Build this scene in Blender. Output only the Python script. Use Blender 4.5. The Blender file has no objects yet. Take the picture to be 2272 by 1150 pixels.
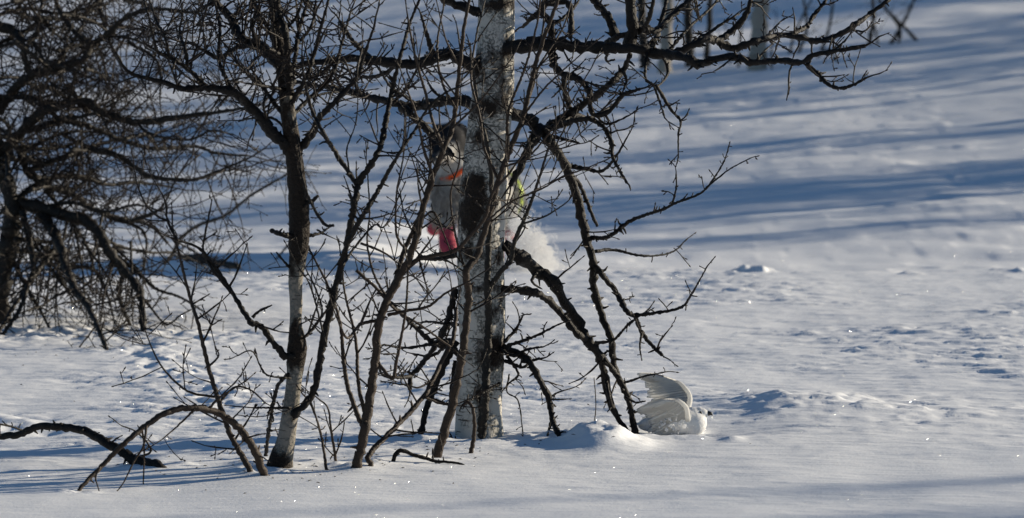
import bpy, math, random
import numpy as np
from mathutils import Vector, Matrix

# ------------------------------------------------------------------ camera, sky, sun
scn = bpy.context.scene
SUN_AZ = math.radians(66.0)      # clockwise from the view direction (+Y) towards +X
SUN_EL = math.radians(13.0)
CAM_H, FPX, PITCH = 1.43, 10500.0, math.atan(600.0/10500.0)
cam = bpy.data.cameras.new('camera'); camo = bpy.data.objects.new('camera', cam)
scn.collection.objects.link(camo)
cam.sensor_width = 36.0; cam.lens = FPX/2272.0*36.0
cam.clip_start = 0.1; cam.clip_end = 3000
cam.dof.use_dof = True; cam.dof.focus_distance = 14.9; cam.dof.aperture_fstop = 7.1
camo.location = (0, 0, CAM_H); camo.rotation_euler = (math.pi/2-PITCH, 0, 0)
scn.camera = camo
w = bpy.data.worlds.new('World'); scn.world = w; w.use_nodes = True
nt = w.node_tree
sky = nt.nodes.new('ShaderNodeTexSky'); sky.sky_type = 'NISHITA'; sky.sun_disc = False
sky.sun_elevation = SUN_EL; sky.sun_rotation = SUN_AZ
sky.air_density = 1.0; sky.dust_density = 0.0; sky.ozone_density = 3.6; sky.altitude = 600
nt.links.new(sky.outputs[0], nt.nodes['Background'].inputs[0])
nt.nodes['Background'].inputs[1].default_value = 0.064
sun = bpy.data.lights.new('sun', 'SUN'); suno = bpy.data.objects.new('sun', sun)
scn.collection.objects.link(suno)
sun.energy = 5.0; sun.angle = math.radians(0.55); sun.color = (1.0, 0.885, 0.70)
sdir = Vector((math.sin(SUN_AZ)*math.cos(SUN_EL), math.cos(SUN_AZ)*math.cos(SUN_EL), math.sin(SUN_EL)))
suno.rotation_euler = sdir.to_track_quat('Z', 'Y').to_euler()
suno.location = sdir*60
vs = scn.view_settings
vs.view_transform = 'Standard'; vs.look = 'None'; vs.gamma = 1; vs.exposure = 0.50; vs.use_curve_mapping = False

# ------------------------------------------------------------------ helpers
C = scn.collection
rng = random.Random(11)
def link(o, parent=None):
    C.objects.link(o)
    if parent: o.parent = parent
    return o
def tag(o, label, cat, group=None):
    o['label'] = label; o['category'] = cat
    if group: o['group'] = group
    return o
def empty(name, loc=(0, 0, 0)):
    o = bpy.data.objects.new(name, None); o.location = loc; o.empty_display_size = 0.05
    return link(o)
FW = Vector((0, math.cos(PITCH), -math.sin(PITCH))); UP = Vector((0, math.sin(PITCH), math.cos(PITCH)))
def ray(px, py): return Vector((1, 0, 0))*((px-1136)/FPX)+UP*(-(py-575)/FPX)+FW
def P(px, py, Y):                                  # the point of the place at distance Y seen there in the photograph
    d = ray(px, py); return Vector((0, 0, CAM_H))+d*(Y/d.y)
def ppm(Y): return FPX/Y                           # photograph pixels per metre at distance Y

# numpy gradient noise
_g = np.random.RandomState(5); _perm = _g.permutation(1024); _ang = _g.rand(1024)*2*np.pi
def pn(x, y, seed=0):
    x = np.asarray(x, float); y = np.asarray(y, float)
    xi = np.floor(x).astype(int); yi = np.floor(y).astype(int); fx = x-xi; fy = y-yi
    def gr(i, j, dx, dy):
        a = _ang[_perm[(_perm[(i+seed*131) & 1023]+j) & 1023]]
        return np.cos(a)*dx+np.sin(a)*dy
    u = fx*fx*fx*(fx*(fx*6-15)+10); v = fy*fy*fy*(fy*(fy*6-15)+10)
    a = gr(xi, yi, fx, fy); b = gr(xi+1, yi, fx-1, fy); c = gr(xi, yi+1, fx, fy-1); d = gr(xi+1, yi+1, fx-1, fy-1)
    return ((a*(1-u)+b*u)*(1-v)+(c*(1-u)+d*u)*v)*1.5
def fbm(x, y, n=3, seed=0):
    s = 0; a = 1.0
    for k in range(n): s = s+a*pn(x*2**k, y*2**k, seed+k*7); a *= 0.5
    return s
def ss(a, b, x):
    t = np.clip((np.asarray(x, float)-a)/(b-a), 0, 1); return t*t*(3-2*t)
def blob(x, y, cx, cy, rx, ry, rot=0.0):
    c, s = math.cos(rot), math.sin(rot); dx = x-cx; dy = y-cy
    return np.exp(-(((dx*c+dy*s)/rx)**2+((-dx*s+dy*c)/ry)**2))
def flat(px, py):                                  # ground point of the flat terrace
    d = ray(px, py); t = -CAM_H/d.z; return (d.x*t, d.y*t)

# ------------------------------------------------------------------ snow ground
LUMP = flat(1318, 985); RIDGE = flat(1790, 915); BIRD = flat(1500, 958)
PITS = ((1064, 974, .105, .016), (622, 1034, .06, .014), (790, 1040, .035, .012), (585, 1054, .03, .010), (556, 1048, .025, .008), (968, 1020, .03, .010), (1408, 968, .03, .010), (1394, 960, .03, .010), (1240, 970, .03, .010), (822, 1034, .02, .007), (350, 1038, .05, .010), (175, 1090, .025, .008), (318, 738, .05, .014), (236, 778, .05, .014))
def seg_mask(x, y, a, b, r):
    ax, ay = flat(*a); bx, by = flat(*b); vx, vy = bx-ax, by-ay
    t = np.clip(((x-ax)*vx+(y-ay)*vy)/(vx*vx+vy*vy), 0, 1)
    return np.exp(-((x-ax-t*vx)**2+(y-ay-t*vy)**2)/(r*r))
def H(x, y):
    x = np.asarray(x, float); y = np.asarray(y, float)
    edge = 23.9+0.10*pn(x*0.9, y*0, 3)+0.05*pn(x*3.1, y*0, 4)
    far = ss(0, 1.4, y-edge)
    z = 0.012*pn(x*0.8, y*0.5, 1)+0.006*fbm(x*2.2, y*1.3, 2, 2)
    # wind-cut crust on the terrace
    rough = 0.25+0.75*ss(13.9, 15.2, y+0.25*pn(x*1.3, y*0.9, 6))
    patch = 0.42+0.58*ss(-0.2, 0.4, fbm(x*0.7+3, y*0.45, 2, 8))
    near = (1-far)
    wx = x+0.05*pn(x*4, y*4, 21); wy = y+0.03*pn(x*4, y*4, 22)+0.12*x
    s1 = fbm(wx*1.7, wy*4.5, 3, 10); s2 = fbm(wx*4.2, wy*10, 2, 13); s3 = fbm(wx*9.0, wy*15, 2, 17)
    mic = 0.0050*ss(0.22, 0.32, fbm(wx*1.9, wy*6.5, 2, 10))+0.0042*ss(0.24, 0.34, fbm(wx*3.6, wy*11.5, 2, 13))+0.0026*ss(0.16, 0.30, s3)+0.0030*ss(0.20, 0.30, fbm(wx*5.0+9, wy*15, 2, 24))+0.0011*pn(wx*6, wy*17, 19)
    z = z+1.2*mic*rough*patch*near
    # scarp facing the camera on the left of the terrace edge, a soft drop-off on the right
    lm = ss(-0.1, -0.9, x)
    back = ss(9, 1.0, y-edge); z = z+back*(lm*0.050*ss(-0.02, 0.07, y-edge)-(1-lm)*0.07*ss(0.0, 0.9, y-edge))
    # broken lumps along the edge
    rm = ss(0.55, 0.8, x)
    cl = ss(0.15, 0.45, fbm(x*7.5, y*5.0, 2, 31))*np.exp(-((y-edge+0.05)/0.16)**2)
    z = z+(0.030*rm+0.010)*cl*ss(-0.1, 0.35, pn(x*2.1, y*0, 33))
    # far slope
    yy = np.clip(y-26, 0, None)
    z = z+0.035*yy+0.00045*np.clip(y-75, 0, 260)**2*0.35
    z = z+far*(0.080*14*np.tanh(x/14))*ss(25.5, 38, y)
    z = z+far*(0.045*fbm(x*0.30, y*0.18, 2, 41)+0.014*fbm(x*0.8, y*0.8, 3, 43))*ss(25, 30, y)
    z = z+far*(0.013*ss(0.05, 0.25, fbm(x*0.9, y*1.6, 3, 47))*ss(-.2, .3, pn(x*.5, y*.3, 49))+0.005*ss(.05, .2, fbm(x*1.6, y*3.4, 2, 53)))
    # snow lump, ridge and furrow thrown up beside the bird
    rgh = fbm(x*16, y*14, 3, 51); cup = ss(.05, .18, fbm(x*6.5+.8*y, y*5.0, 2, 57))
    b = blob(x, y, LUMP[0], LUMP[1], 0.105, 0.21, 0.15); z = z+0.062*b*(1+0.35*rgh*b)
    b = blob(x, y, LUMP[0]+0.10, LUMP[1]+0.02, 0.09, 0.16); z = z+0.022*b*(1+0.4*rgh)
    b = blob(x, y, RIDGE[0], RIDGE[1]+.10, 0.24, 0.42, 0.0); z = z+0.038*b*(1+0.16*rgh)+0.004*b*cup
    b = blob(x, y, RIDGE[0]-0.15, RIDGE[1]-0.02, 0.14, 0.30); z = z+0.005*b
    b = blob(x, y, RIDGE[0]+0.26, RIDGE[1]-0.02, 0.24, 0.40); z = z+0.012*b*(1+0.55*cup)
    b = blob(x, y, RIDGE[0]+0.58, RIDGE[1]-0.06, 0.26, 0.36); z = z+0.006*b*(1+0.7*cup)
    b = blob(x, y, RIDGE[0]-0.26, RIDGE[1]-0.22, 0.16, 0.10); z = z-0.010*b
    b = blob(x, y, BIRD[0], BIRD[1]+0.03, 0.20, 0.16); z = z-0.030*b
    b = blob(x, y, BIRD[0]+0.01, BIRD[1]-0.20, 0.24, 0.07); z = z+0.010*b*(1+rgh)
    gx, gy = flat(1625, 977); z = z+0.012*blob(x, y, gx, gy, 0.03, 0.06)
    # trampled, broken snow under the bush on the left
    m = np.maximum(seg_mask(x, y, (150, 740), (420, 745), 0.42), seg_mask(x, y, (330, 770), (500, 905), 0.16))
    z = z+m*(0.012*ss(-0.1, 0.35, fbm(x*5.5, y*4.5, 3, 61))+0.010*fbm(x*17, y*13, 2, 63))
    m = seg_mask(x, y, (0, 925), (90, 955), 0.18); z = z+m*0.016*fbm(x*7, y*6, 2, 65)
    for (px, py, rx, hh) in ((600, 1040, .10, .012), (800, 1045, .08, .010), (860, 1028, .10, .014), (1060, 985, .14, .010), (330, 1045, .10, .010)):
        gx, gy = flat(px, py); z = z+hh*blob(x, y, gx, gy, rx, rx*1.6)
    for (px, py, rr, dd) in PITS:
        gx, gy = flat(px, py); q = np.sqrt((x-gx)**2+(y-gy)**2); z = z-dd*np.exp(-(q/rr)**2)+dd*.45*np.exp(-((q-rr*1.7)/(rr*.7))**2)*(1+rgh)
    return z
def gz(x, y): return float(H(np.array([x]), np.array([y]))[0])
def G(px, py):                                      # where the sight line meets the snow
    d = ray(px, py); o = Vector((0, 0, CAM_H))
    Y = flat(px, py)[1] if d.z < -0.02 else 30.0
    if Y < 23.7:
        for _ in range(6):
            p = o+d*(Y/d.y); z = gz(p.x, p.y); Y = Y+(p.z-z)*(-d.y/d.z)*0.8
        return o+d*(Y/d.y)
    Ys = np.linspace(22, 90, 1400)
    xs = d.x/d.y*Ys; zs = CAM_H+d.z/d.y*Ys; k = np.argmax(zs < H(xs, Ys))
    return o+d*(Ys[k]/d.y)

M = {}
class NT:
    def __init__(s, name):
        s.m = bpy.data.materials.new(name); s.m.use_nodes = True; s.t = s.m.node_tree
        s.b = s.t.nodes['Principled BSDF']; s.o = s.t.nodes['Material Output']; M[name] = s.m
    def n(s, typ, **kw):
        nd = s.t.nodes.new('ShaderNode'+typ)
        for k, v in kw.items():
            if k in nd.inputs.keys(): nd.inputs[k].default_value = v
            else: setattr(nd, k, v)
        return nd
    def l(s, a, b): s.t.links.new(a, b)
    def coord(s, scale=(1, 1, 1), rot=(0, 0, 0)):
        tc = s.n('TexCoord'); mp = s.n('Mapping'); mp.inputs['Scale'].default_value = scale; mp.inputs['Rotation'].default_value = rot
        s.l(tc.outputs['Object'], mp.inputs['Vector']); return mp.outputs[0]
    def noise(s, vec, scale, detail=3, rough=0.55):
        nd = s.n('TexNoise'); nd.inputs['Scale'].default_value = scale; nd.inputs['Detail'].default_value = detail
        nd.inputs['Roughness'].default_value = rough; s.l(vec, nd.inputs['Vector']); return nd.outputs[0]
    def ramp(s, fac, stops):
        r = s.n('ValToRGB'); e = r.color_ramp.elements
        while len(e) < len(stops): e.new(0.5)
        for k, (p, c) in enumerate(stops):
            e[k].position = p; e[k].color = (c, c, c, 1) if isinstance(c, (int, float)) else (*c, 1)
        s.l(fac, r.inputs[0]); return r.outputs[0]
    def mix(s, f, a, b):
        x = s.n('MixRGB')
        for i, v in ((0, f), (1, a), (2, b)):
            if isinstance(v, (int, float)): x.inputs[i].default_value = v if i == 0 else (v, v, v, 1)
            elif isinstance(v, tuple): x.inputs[i].default_value = (*v, 1)
            else: s.l(v, x.inputs[i])
        return x.outputs[0]
    def math(s, op, a, b=0.0, c=0.0):
        x = s.n('Math', operation=op)
        for i, v in ((0, a), (1, b), (2, c)):
            if isinstance(v, (int, float)): x.inputs[i].default_value = v
            else: s.l(v, x.inputs[i])
        return x.outputs[0]
    def bump(s, h, strength, dist, nrm=None):
        b = s.n('Bump'); b.inputs['Strength'].default_value = strength; b.inputs['Distance'].default_value = dist
        s.l(h, b.inputs['Height'])
        if nrm: s.l(nrm, b.inputs['Normal'])
        return b.outputs[0]

def snow_material():
    n = NT('snow'); v = n.coord()
    n1 = n.noise(n.coord((1, 0.8, 1)), 9, 4, 0.6); n2 = n.noise(v, 90, 3, 0.65)
    col = n.mix(n1, (0.80, 0.815, 0.84), (0.90, 0.905, 0.915))
    nrm = n.bump(n2, 0.4, 0.003); nrm = n.bump(n.noise(n.coord((0.34, 1.5, 1), (0, 0, .10)), 17, 4, 0.6), 0.36, 0.012, nrm)
    n.l(col, n.b.inputs['Base Color']); n.b.inputs['Roughness'].default_value = 0.75
    n.b.inputs['Specular IOR Level'].default_value = 0.15; n.l(nrm, n.b.inputs['Normal'])
    # loose ice crystals: each small cell has a facet of its own, a few of which catch the sun
    vo = n.n('TexVoronoi'); vo.inputs['Scale'].default_value = 400.0; n.l(v, vo.inputs['Vector'])
    ge = n.n('NewGeometry')
    sub = n.n('VectorMath', operation='SUBTRACT'); n.l(vo.outputs['Color'], sub.inputs[0]); sub.inputs[1].default_value = (0.5, 0.5, 0.5)
    sc = n.n('VectorMath', operation='SCALE'); n.l(sub.outputs[0], sc.inputs[0]); sc.inputs[3].default_value = 2.6
    ad = n.n('VectorMath', operation='ADD'); n.l(sc.outputs[0], ad.inputs[0]); n.l(ge.outputs['Normal'], ad.inputs[1])
    nz = n.n('VectorMath', operation='NORMALIZE'); n.l(ad.outputs[0], nz.inputs[0])
    gl = n.n('BsdfGlossy'); gl.inputs['Roughness'].default_value = 0.13; n.l(nz.outputs[0], gl.inputs['Normal'])
    gl.inputs['Color'].default_value = (0.9, 0.9, 0.9, 1)
    wn = n.n('TexWhiteNoise', noise_dimensions='3D'); n.l(vo.outputs['Position'], wn.inputs['Vector'])
    core = n.math('LESS_THAN', vo.outputs['Distance'], 0.35)
    f = n.math('MULTIPLY', n.math('MULTIPLY', n.math('LESS_THAN', wn.outputs[0], 0.95), core), n.math('MULTIPLY', n.math('POWER', wn.outputs[1] if False else n.math('FRACT', n.math('MULTIPLY', wn.outputs[0], 57.3)), 2.0), 0.22))
    mx = n.n('MixShader'); n.l(f, mx.inputs[0]); n.l(n.b.outputs[0], mx.inputs[1]); n.l(gl.outputs[0], mx.inputs[2])
    n.l(mx.outputs[0], n.o.inputs['Surface'])
snow_material()

def build_ground():
    xs = np.concatenate([-np.geomspace(500, 9.3, 26), np.arange(-9.2, -3.2, 0.1), np.arange(-3.2, 3.2, 0.015), np.arange(3.2, 9.25, 0.1), np.geomspace(9.3, 500, 26)])
    ys = np.concatenate([-np.geomspace(300, 1.0, 14), np.linspace(0, 12.2, 26)[:-1], np.arange(12.2, 25.4, 0.021), np.arange(25.4, 76, 0.12), np.geomspace(76.2, 900, 34)])
    X, Y = np.meshgrid(xs, ys); Z = H(X, Y); nx, ny = len(xs), len(ys)
    me = bpy.data.meshes.new('snow_ground'); me.vertices.add(nx*ny)
    me.vertices.foreach_set('co', np.stack([X, Y, Z], -1).ravel().astype(np.float32))
    i = (np.arange(ny-1)[:, None]*nx+np.arange(nx-1)[None, :]).ravel()
    q = np.stack([i, i+1, i+nx+1, i+nx], -1).ravel().astype(np.int32); nf = len(i)
    me.loops.add(nf*4); me.loops.foreach_set('vertex_index', q)
    me.polygons.add(nf); me.polygons.foreach_set('loop_start', np.arange(0, nf*4, 4, dtype=np.int32))
    me.update(calc_edges=True); me.polygons.foreach_set('use_smooth', np.ones(nf, dtype=bool))
    me.materials.append(M['snow'])
    o = link(bpy.data.objects.new('snow_ground', me)); o['kind'] = 'structure'
    return o
build_ground()

# ------------------------------------------------------------------ wood materials
def birch_materials():
  for (nm, wl, wh_) in (('birch_bark', (0.41, 0.385, 0.345), (0.61, 0.575, 0.515)), ('young_birch_bark', (0.17, 0.145, 0.12), (0.34, 0.305, 0.26))):
    n = NT(nm); at = n.n('Attribute', attribute_name='patch')
    big = n.noise(n.coord((1, 1, 0.7)), 19, 5, 0.62); fine = n.noise(n.coord(), 120, 3, 0.6)
    d = n.math('ADD', at.outputs['Fac'], n.math('MULTIPLY', n.math('SUBTRACT', big, 0.5), 1.3))
    dark = n.ramp(d, [(0.44, 0.0), (0.49, 0.55), (0.62, 1.0)])
    lich = n.math('MULTIPLY', n.ramp(d, [(0.16, 0.0), (0.34, 1.0)]), n.ramp(fine, [(0.46, 0.0), (0.56, 1.0)]))
    lent = n.ramp(n.noise(n.coord((22, 22, 150)), 1.0, 2, 0.5), [(0.63, 0.0), (0.67, 1.0)])
    wh = n.mix(n.noise(n.coord((1, 1, 3)), 11, 3), wl, wh_)
    wh = n.mix(lent, wh, (0.06, 0.045, 0.035))
    wh = n.mix(n.math('MULTIPLY', lich, 0.85), wh, (0.13, 0.135, 0.12))
    dk = n.mix(fine, (0.008, 0.006, 0.005), (0.04, 0.028, 0.02))
    n.l(n.mix(dark, wh, dk), n.b.inputs['Base Color']); n.b.inputs['Roughness'].default_value = 0.75
    n.b.inputs['Specular IOR Level'].default_value = 0.2
    hgt = n.math('ADD', n.math('MULTIPLY', dark, n.math('ADD', fine, 0.4)), n.math('MULTIPLY', lich, 0.4))
    n.l(n.bump(hgt, 0.9, 0.006), n.b.inputs['Normal'])
birch_materials()
def bark_materials():
    def simple(name, c0, c1, c2, lo, hi, bs, sc=40):
        n = NT(name); a = n.noise(n.coord(), sc, 4, 0.65); b = n.noise(n.coord(), sc*3.2, 3, 0.6)
        col = n.mix(a, c0, c1); col = n.mix(n.ramp(b, [(lo, 0.0), (hi, 1.0)]), col, c2)
        n.l(col, n.b.inputs['Base Color']); n.b.inputs['Roughness'].default_value = 0.62
        n.b.inputs['Specular IOR Level'].default_value = 0.22
        n.l(n.bump(n.math('ADD', a, b), 0.8, bs), n.b.inputs['Normal'])
    simple('dark_bark', (0.004, 0.0034, 0.003), (0.014, 0.010, 0.008), (0.045, 0.042, 0.036), 0.64, 0.72, 0.006)
    simple('grey_bark', (0.008, 0.007, 0.006), (0.028, 0.023, 0.018), (0.10, 0.09, 0.075), 0.60, 0.70, 0.005, 30)
    simple('brown_bark', (0.020, 0.014, 0.010), (0.060, 0.040, 0.028), (0.012, 0.009, 0.007), 0.58, 0.66, 0.003, 60)
    simple('twig_bark', (0.007, 0.005, 0.004), (0.024, 0.016, 0.012), (0.07, 0.052, 0.04), 0.60, 0.72, 0.001, 80)
    simple('far_bark', (0.22, 0.20, 0.175), (0.42, 0.39, 0.35), (0.03, 0.025, 0.02), 0.60, 0.68, 0.006, 9)
bark_materials()
def pale_bark():
    n = NT('pale_bark'); a = n.noise(n.coord((1, 1, .5)), 5, 3); n.l(n.mix(a, (0.27, 0.235, 0.19), (0.40, 0.355, 0.29)), n.b.inputs['Base Color']); n.b.inputs['Roughness'].default_value = .8
pale_bark()

# ------------------------------------------------------------------ tubes
class Col:
    def __init__(s): s.v = []; s.f = []; s.n = 0; s.a = []
    def tube(s, pts, rad, sides, bumpy=0.0, attr=None, r=rng):
        n = len(pts); pts = np.asarray([tuple(p) for p in pts]); rad = np.asarray(rad, float)
        t = np.gradient(pts, axis=0); t /= np.linalg.norm(t, axis=1)[:, None]+1e-12
        ref = np.array([0.31, 0.83, 0.47]); ref -= ref.dot(t[0])*t[0]; ref /= np.linalg.norm(ref)
        U = np.empty_like(t)
        for i in range(n):
            ref = ref-ref.dot(t[i])*t[i]; ref /= np.linalg.norm(ref)+1e-12; U[i] = ref
        V = np.cross(t, U); a = np.arange(sides)*2*math.pi/sides
        rr = np.repeat(rad[:, None], sides, 1)
        if bumpy:
            rr = rr*(1+bumpy*(np.array([[r.random() for _ in range(sides)] for _ in range(n)])-0.5)*2)
        ring = pts[:, None, :]+rr[:, :, None]*(np.cos(a)[None, :, None]*U[:, None, :]+np.sin(a)[None, :, None]*V[:, None, :])
        b = s.n; s.v.append(ring.reshape(-1, 3))
        for i in range(n-1):
            for k in range(sides):
                k2 = (k+1) % sides
                s.f.append((b+i*sides+k, b+i*sides+k2, b+(i+1)*sides+k2, b+(i+1)*sides+k))
        s.f.append(tuple(b+(n-1)*sides+k for k in range(sides))); s.f.append(tuple(b+k for k in reversed(range(sides))))
        s.n += n*sides
    def build(s, name, mat, parent=None, smooth=True, kind=None, attr=None):
        me = bpy.data.meshes.new(name); vv = np.concatenate(s.v) if s.v else np.zeros((0, 3))
        off = np.array(parent.location) if parent is not None and parent.type == 'EMPTY' else np.zeros(3)
        if parent is not None and parent.type != 'EMPTY': off = np.array(parent.get('org', (0, 0, 0)))
        me.from_pydata((vv-off).tolist(), [], s.f); me.materials.append(M[mat])
        if smooth: me.polygons.foreach_set('use_smooth', np.ones(len(me.polygons), dtype=bool))
        if attr is not None:
            at = me.attributes.new('patch', 'FLOAT', 'POINT'); at.data.foreach_set('value', np.asarray(attr, np.float32))
        o = link(bpy.data.objects.new(name, me), parent); o['org'] = tuple(float(q) for q in off)
        if kind: o['kind'] = kind
        return o
def crom(ctrl, step):
    c = [np.asarray(p, float) for p in ctrl]; c = [2*c[0]-c[1]]+c+[2*c[-1]-c[-2]]; out = []
    for i in range(1, len(c)-2):
        L = np.linalg.norm(c[i+1][:3]-c[i][:3]); k = max(1, int(round(L/step)))
        for j in range(k):
            t = j/k; p0, p1, p2, p3 = c[i-1], c[i], c[i+1], c[i+2]
            out.append(0.5*((2*p1)+(-p0+p2)*t+(2*p0-5*p1+4*p2-p3)*t*t+(-p0+3*p1-3*p2+p3)*t**3))
    out.append(c[-2]); return np.array(out)
def rv(r): return Vector((r.gauss(0, 1), r.gauss(0, 1), r.gauss(0, 1))).normalized()
def twig(col, p, d, length, r0, up, wild, lvl, r, kids=1.0, buds=True, rmin=0.0014):
    n = max(3, int(length/0.028)); st = length/n; pts = [Vector(p)]; d = d.normalized(); rad = [r0]
    for i in range(n):
        d = (d+rv(r)*wild+Vector((0, 0, up))).normalized(); pts.append(pts[-1]+d*st)
        f = (i+1)/n; rr = r0+(rmin-r0)*f**0.8
        rad.append(rr*(1.35 if buds and i % 2 else 0.95))
    col.tube(pts, rad, 4 if lvl < 2 else 3)
    if buds:
        q = pts[-1]; col.tube([q-d*0.002, q+d*0.004, q+d*0.010], [rmin, rmin*2.0, rmin*0.5], 3)
    if lvl < 2:
        m = int(length/0.06*kids+r.random())
        for _ in range(m):
            i = r.randint(1, n); dd = (pts[i]-pts[i-1]).normalized(); s = (dd*0.7+rv(r)*0.95+Vector((0, 0, up*1.6))).normalized()
            twig(col, pts[i], s, length*r.uniform(0.18, 0.5), rad[i]*0.72, up, wild, lvl+1, r, kids*0.8, buds, rmin)
        for i in range(1, n):
            if buds and r.random() < 0.35:
                s = (rv(r)+(pts[i]-pts[i-1]).normalized()*0.4).normalized()
                col.tube([pts[i], pts[i]+s*r.uniform(.005, .014)], [rad[i]*0.7, rmin], 3)
def parse(s): return [tuple(float(q) for q in t.split(',')) for t in s.split()]
def path3(tr, w0, w1, Y0, Y1, wob, r):
    pt = parse(tr)
    if Y0 == 'g': Y0 = G(pt[0][0], pt[0][1]).y
    if Y1 == 'g': Y1g = G(pt[-1][0], pt[-1][1]).y; ge = True; Y1 = Y1g
    L = [0]
    for a, b in zip(pt, pt[1:]): L.append(L[-1]+math.hypot(a[0]-b[0], a[1]-b[1]))
    out = []
    for k, q in enumerate(pt):
        f = L[k]/L[-1]; Y = Y0+(Y1-Y0)*f+(wob*r.uniform(-1, 1) if 0 < k < len(pt)-1 else 0)
        w_ = q[2] if len(q) > 2 else w0+(w1-w0)*f
        v = P(q[0], q[1], Y); out.append((v.x, v.y, v.z, w_/ppm(Y)/2))
    return out
def limb(root, tr, w0, w1, Y0, Y1, tw=None, mat='dark_bark', wob=0.05, rough=0.24, spurs=22, name='branch', sink=(0, 0), seed=None, twmat='twig_bark'):
    r = random.Random(seed if seed is not None else hash(tr) % 1000003 if False else sum(ord(c)*(i+1) for i, c in enumerate(tr)) % 100003)
    gs, ge = Y0 == 'g', Y1 == 'g'
    c = path3(tr, w0, w1, Y0, Y1, wob, r)
    if gs:
        a, b = np.array(c[0]), np.array(c[1]); d = (a[:3]-b[:3]); d[2] = min(d[2], -abs(d[2])); d = d/np.linalg.norm(d)
        c = [tuple(np.append(a[:3]+np.array([d[0]*.03, d[1]*.03, -0.06]), a[3]*1.05))]+c
    if ge:
        a, b = np.array(c[-1]), np.array(c[-2]); d = (a[:3]-b[:3]); d = d/np.linalg.norm(d)
        c = c+[tuple(np.append(a[:3]+np.array([d[0]*.02, d[1]*.02, -0.05]), a[3]))]
    rm = sum(q[3] for q in c)/len(c); step = max(0.0065, min(0.02, rm*1.0))
    q = crom(c, step); n = len(q); sides = 10 if rm > 0.012 else 8 if rm > 0.006 else 6
    for i in range(n):
        k = rough*(r.uniform(-1, 1))*0.8
        q[i, 3] = max(q[i, 3]*(1+k), 0.0012)
        if 0 < i < n-1: q[i, :3] += np.array([r.uniform(-1, 1), r.uniform(-1, 1), r.uniform(-1, 1)])*q[i, 3]*0.22
    col = Col(); col.tube(q[:, :3], q[:, 3], sides, rough*0.7, r=r)
    tot = sum(np.linalg.norm(q[i+1, :3]-q[i, :3]) for i in range(n-1))
    for _ in range(int(tot*spurs)):
        i = r.randint(1, n-2); d = Vector(q[i+1, :3]-q[i-1, :3]).normalized(); s = rv(r); s = (s-d*s.dot(d)*0.7).normalized()
        p = Vector(q[i, :3]); rr = q[i, 3]; l = rr*0.8+r.uniform(.006, .022)
        s2 = (s+rv(r)*0.5).normalized()
        col.tube([p, p+s*l*0.6, p+s*l*0.6+s2*l*0.5], [min(rr*0.6, .006), min(rr*0.5, .0042), .0018], 5, 0.15, r=r)
    o = col.build(name, mat, root)
    if tw:
        dens, ln, up, wild = tw[:4]; kids = tw[4] if len(tw) > 4 else 1.0; dep = tw[5] if len(tw) > 5 else 0.6
        t0 = tw[6] if len(tw) > 6 else 0.15
        tc = Col()
        for _ in range(int(tot*dens+0.5)):
            f = t0+(1-t0)*r.random(); i = min(n-2, max(1, int(f*(n-1)))); d = Vector(q[i+1, :3]-q[i-1, :3]).normalized()
            s = rv(r); s.y *= dep; s = (s-d*s.dot(d)*0.55+d*0.25+Vector((0, 0, up*4))).normalized()
            twig(tc, Vector(q[i, :3]), s, ln*r.uniform(0.35, 1.15), min(q[i, 3]*0.65, 0.0038), up, wild, 0, r, kids)
        p = Vector(q[-1, :3]); d = Vector(q[-1, :3]-q[-2, :3]).normalized()
        if not ge: twig(tc, p, d, ln*0.6, max(min(q[-1, 3], .004), .0015), up, wild, 0, r, kids)
        if tc.v: tc.build('twigs', twmat, o, kind='stuff')
    return o
def trunk(root, tr, Y, patches, sides=40, base=0.25, name='trunk', mat='birch_bark', rough=0.03):
    r = random.Random(3); c = path3(tr, 0, 0, Y, Y, 0.0, r); q = crom(c, 0.010); n = len(q)
    pts = q[:, :3]; t = np.gradient(pts, axis=0); t /= np.linalg.norm(t, axis=1)[:, None]
    a = np.arange(sides)*2*math.pi/sides; v = np.zeros((n, sides, 3)); at = np.zeros((n, sides))
    for i in range(n):
        U = np.array([1.0, 0, 0]); U -= U.dot(t[i])*t[i]; U /= np.linalg.norm(U); V = np.cross(t[i], U)
        R = q[i, 3]; v[i] = pts[i]+R*(np.cos(a)[:, None]*U+np.sin(a)[:, None]*V)
    # to photograph coordinates of the patch list: x, y, radius x, radius y, weight on the bark
    px = 1136+FPX*v[..., 0]/v[..., 1]; rel = np.array([0, 0, CAM_H]); d = v-rel
    cy = d[..., 1]*FW.y+d[..., 2]*FW.z; cz = d[..., 1]*UP.y+d[..., 2]*UP.z; py = 575-FPX*cz/cy; px = 1136+FPX*d[..., 0]/cy
    at[:] = base
    for (x, y, rx, ry, k) in patches: at = at+k*np.exp(-(((px-x)/rx)**2+((py-y)/ry)**2))
    ang = np.broadcast_to(a, (n, sides)); h = np.arange(n)[:, None]*0.010+0*ang
    nz = fbm(np.cos(ang)*2.2+h*9, np.sin(ang)*2.2+h*13, 3, 71); n2 = fbm(np.cos(ang)*5+h*31, np.sin(ang)*5+h*37, 2, 77)
    disp = rough*(0.6*nz)+np.clip(at-0.35, 0, 0.6)*(0.10+0.20*n2)
    cen = pts[:, None, :]; v = cen+(v-cen)*(1+disp)[..., None]
    col = Col(); col.v = [v.reshape(-1, 3)]; col.n = n*sides
    for i in range(n-1):
        for k in range(sides):
            k2 = (k+1) % sides; col.f.append((i*sides+k, i*sides+k2, (i+1)*sides+k2, (i+1)*sides+k))
    return col.build(name, mat, root, attr=at.ravel())

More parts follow.
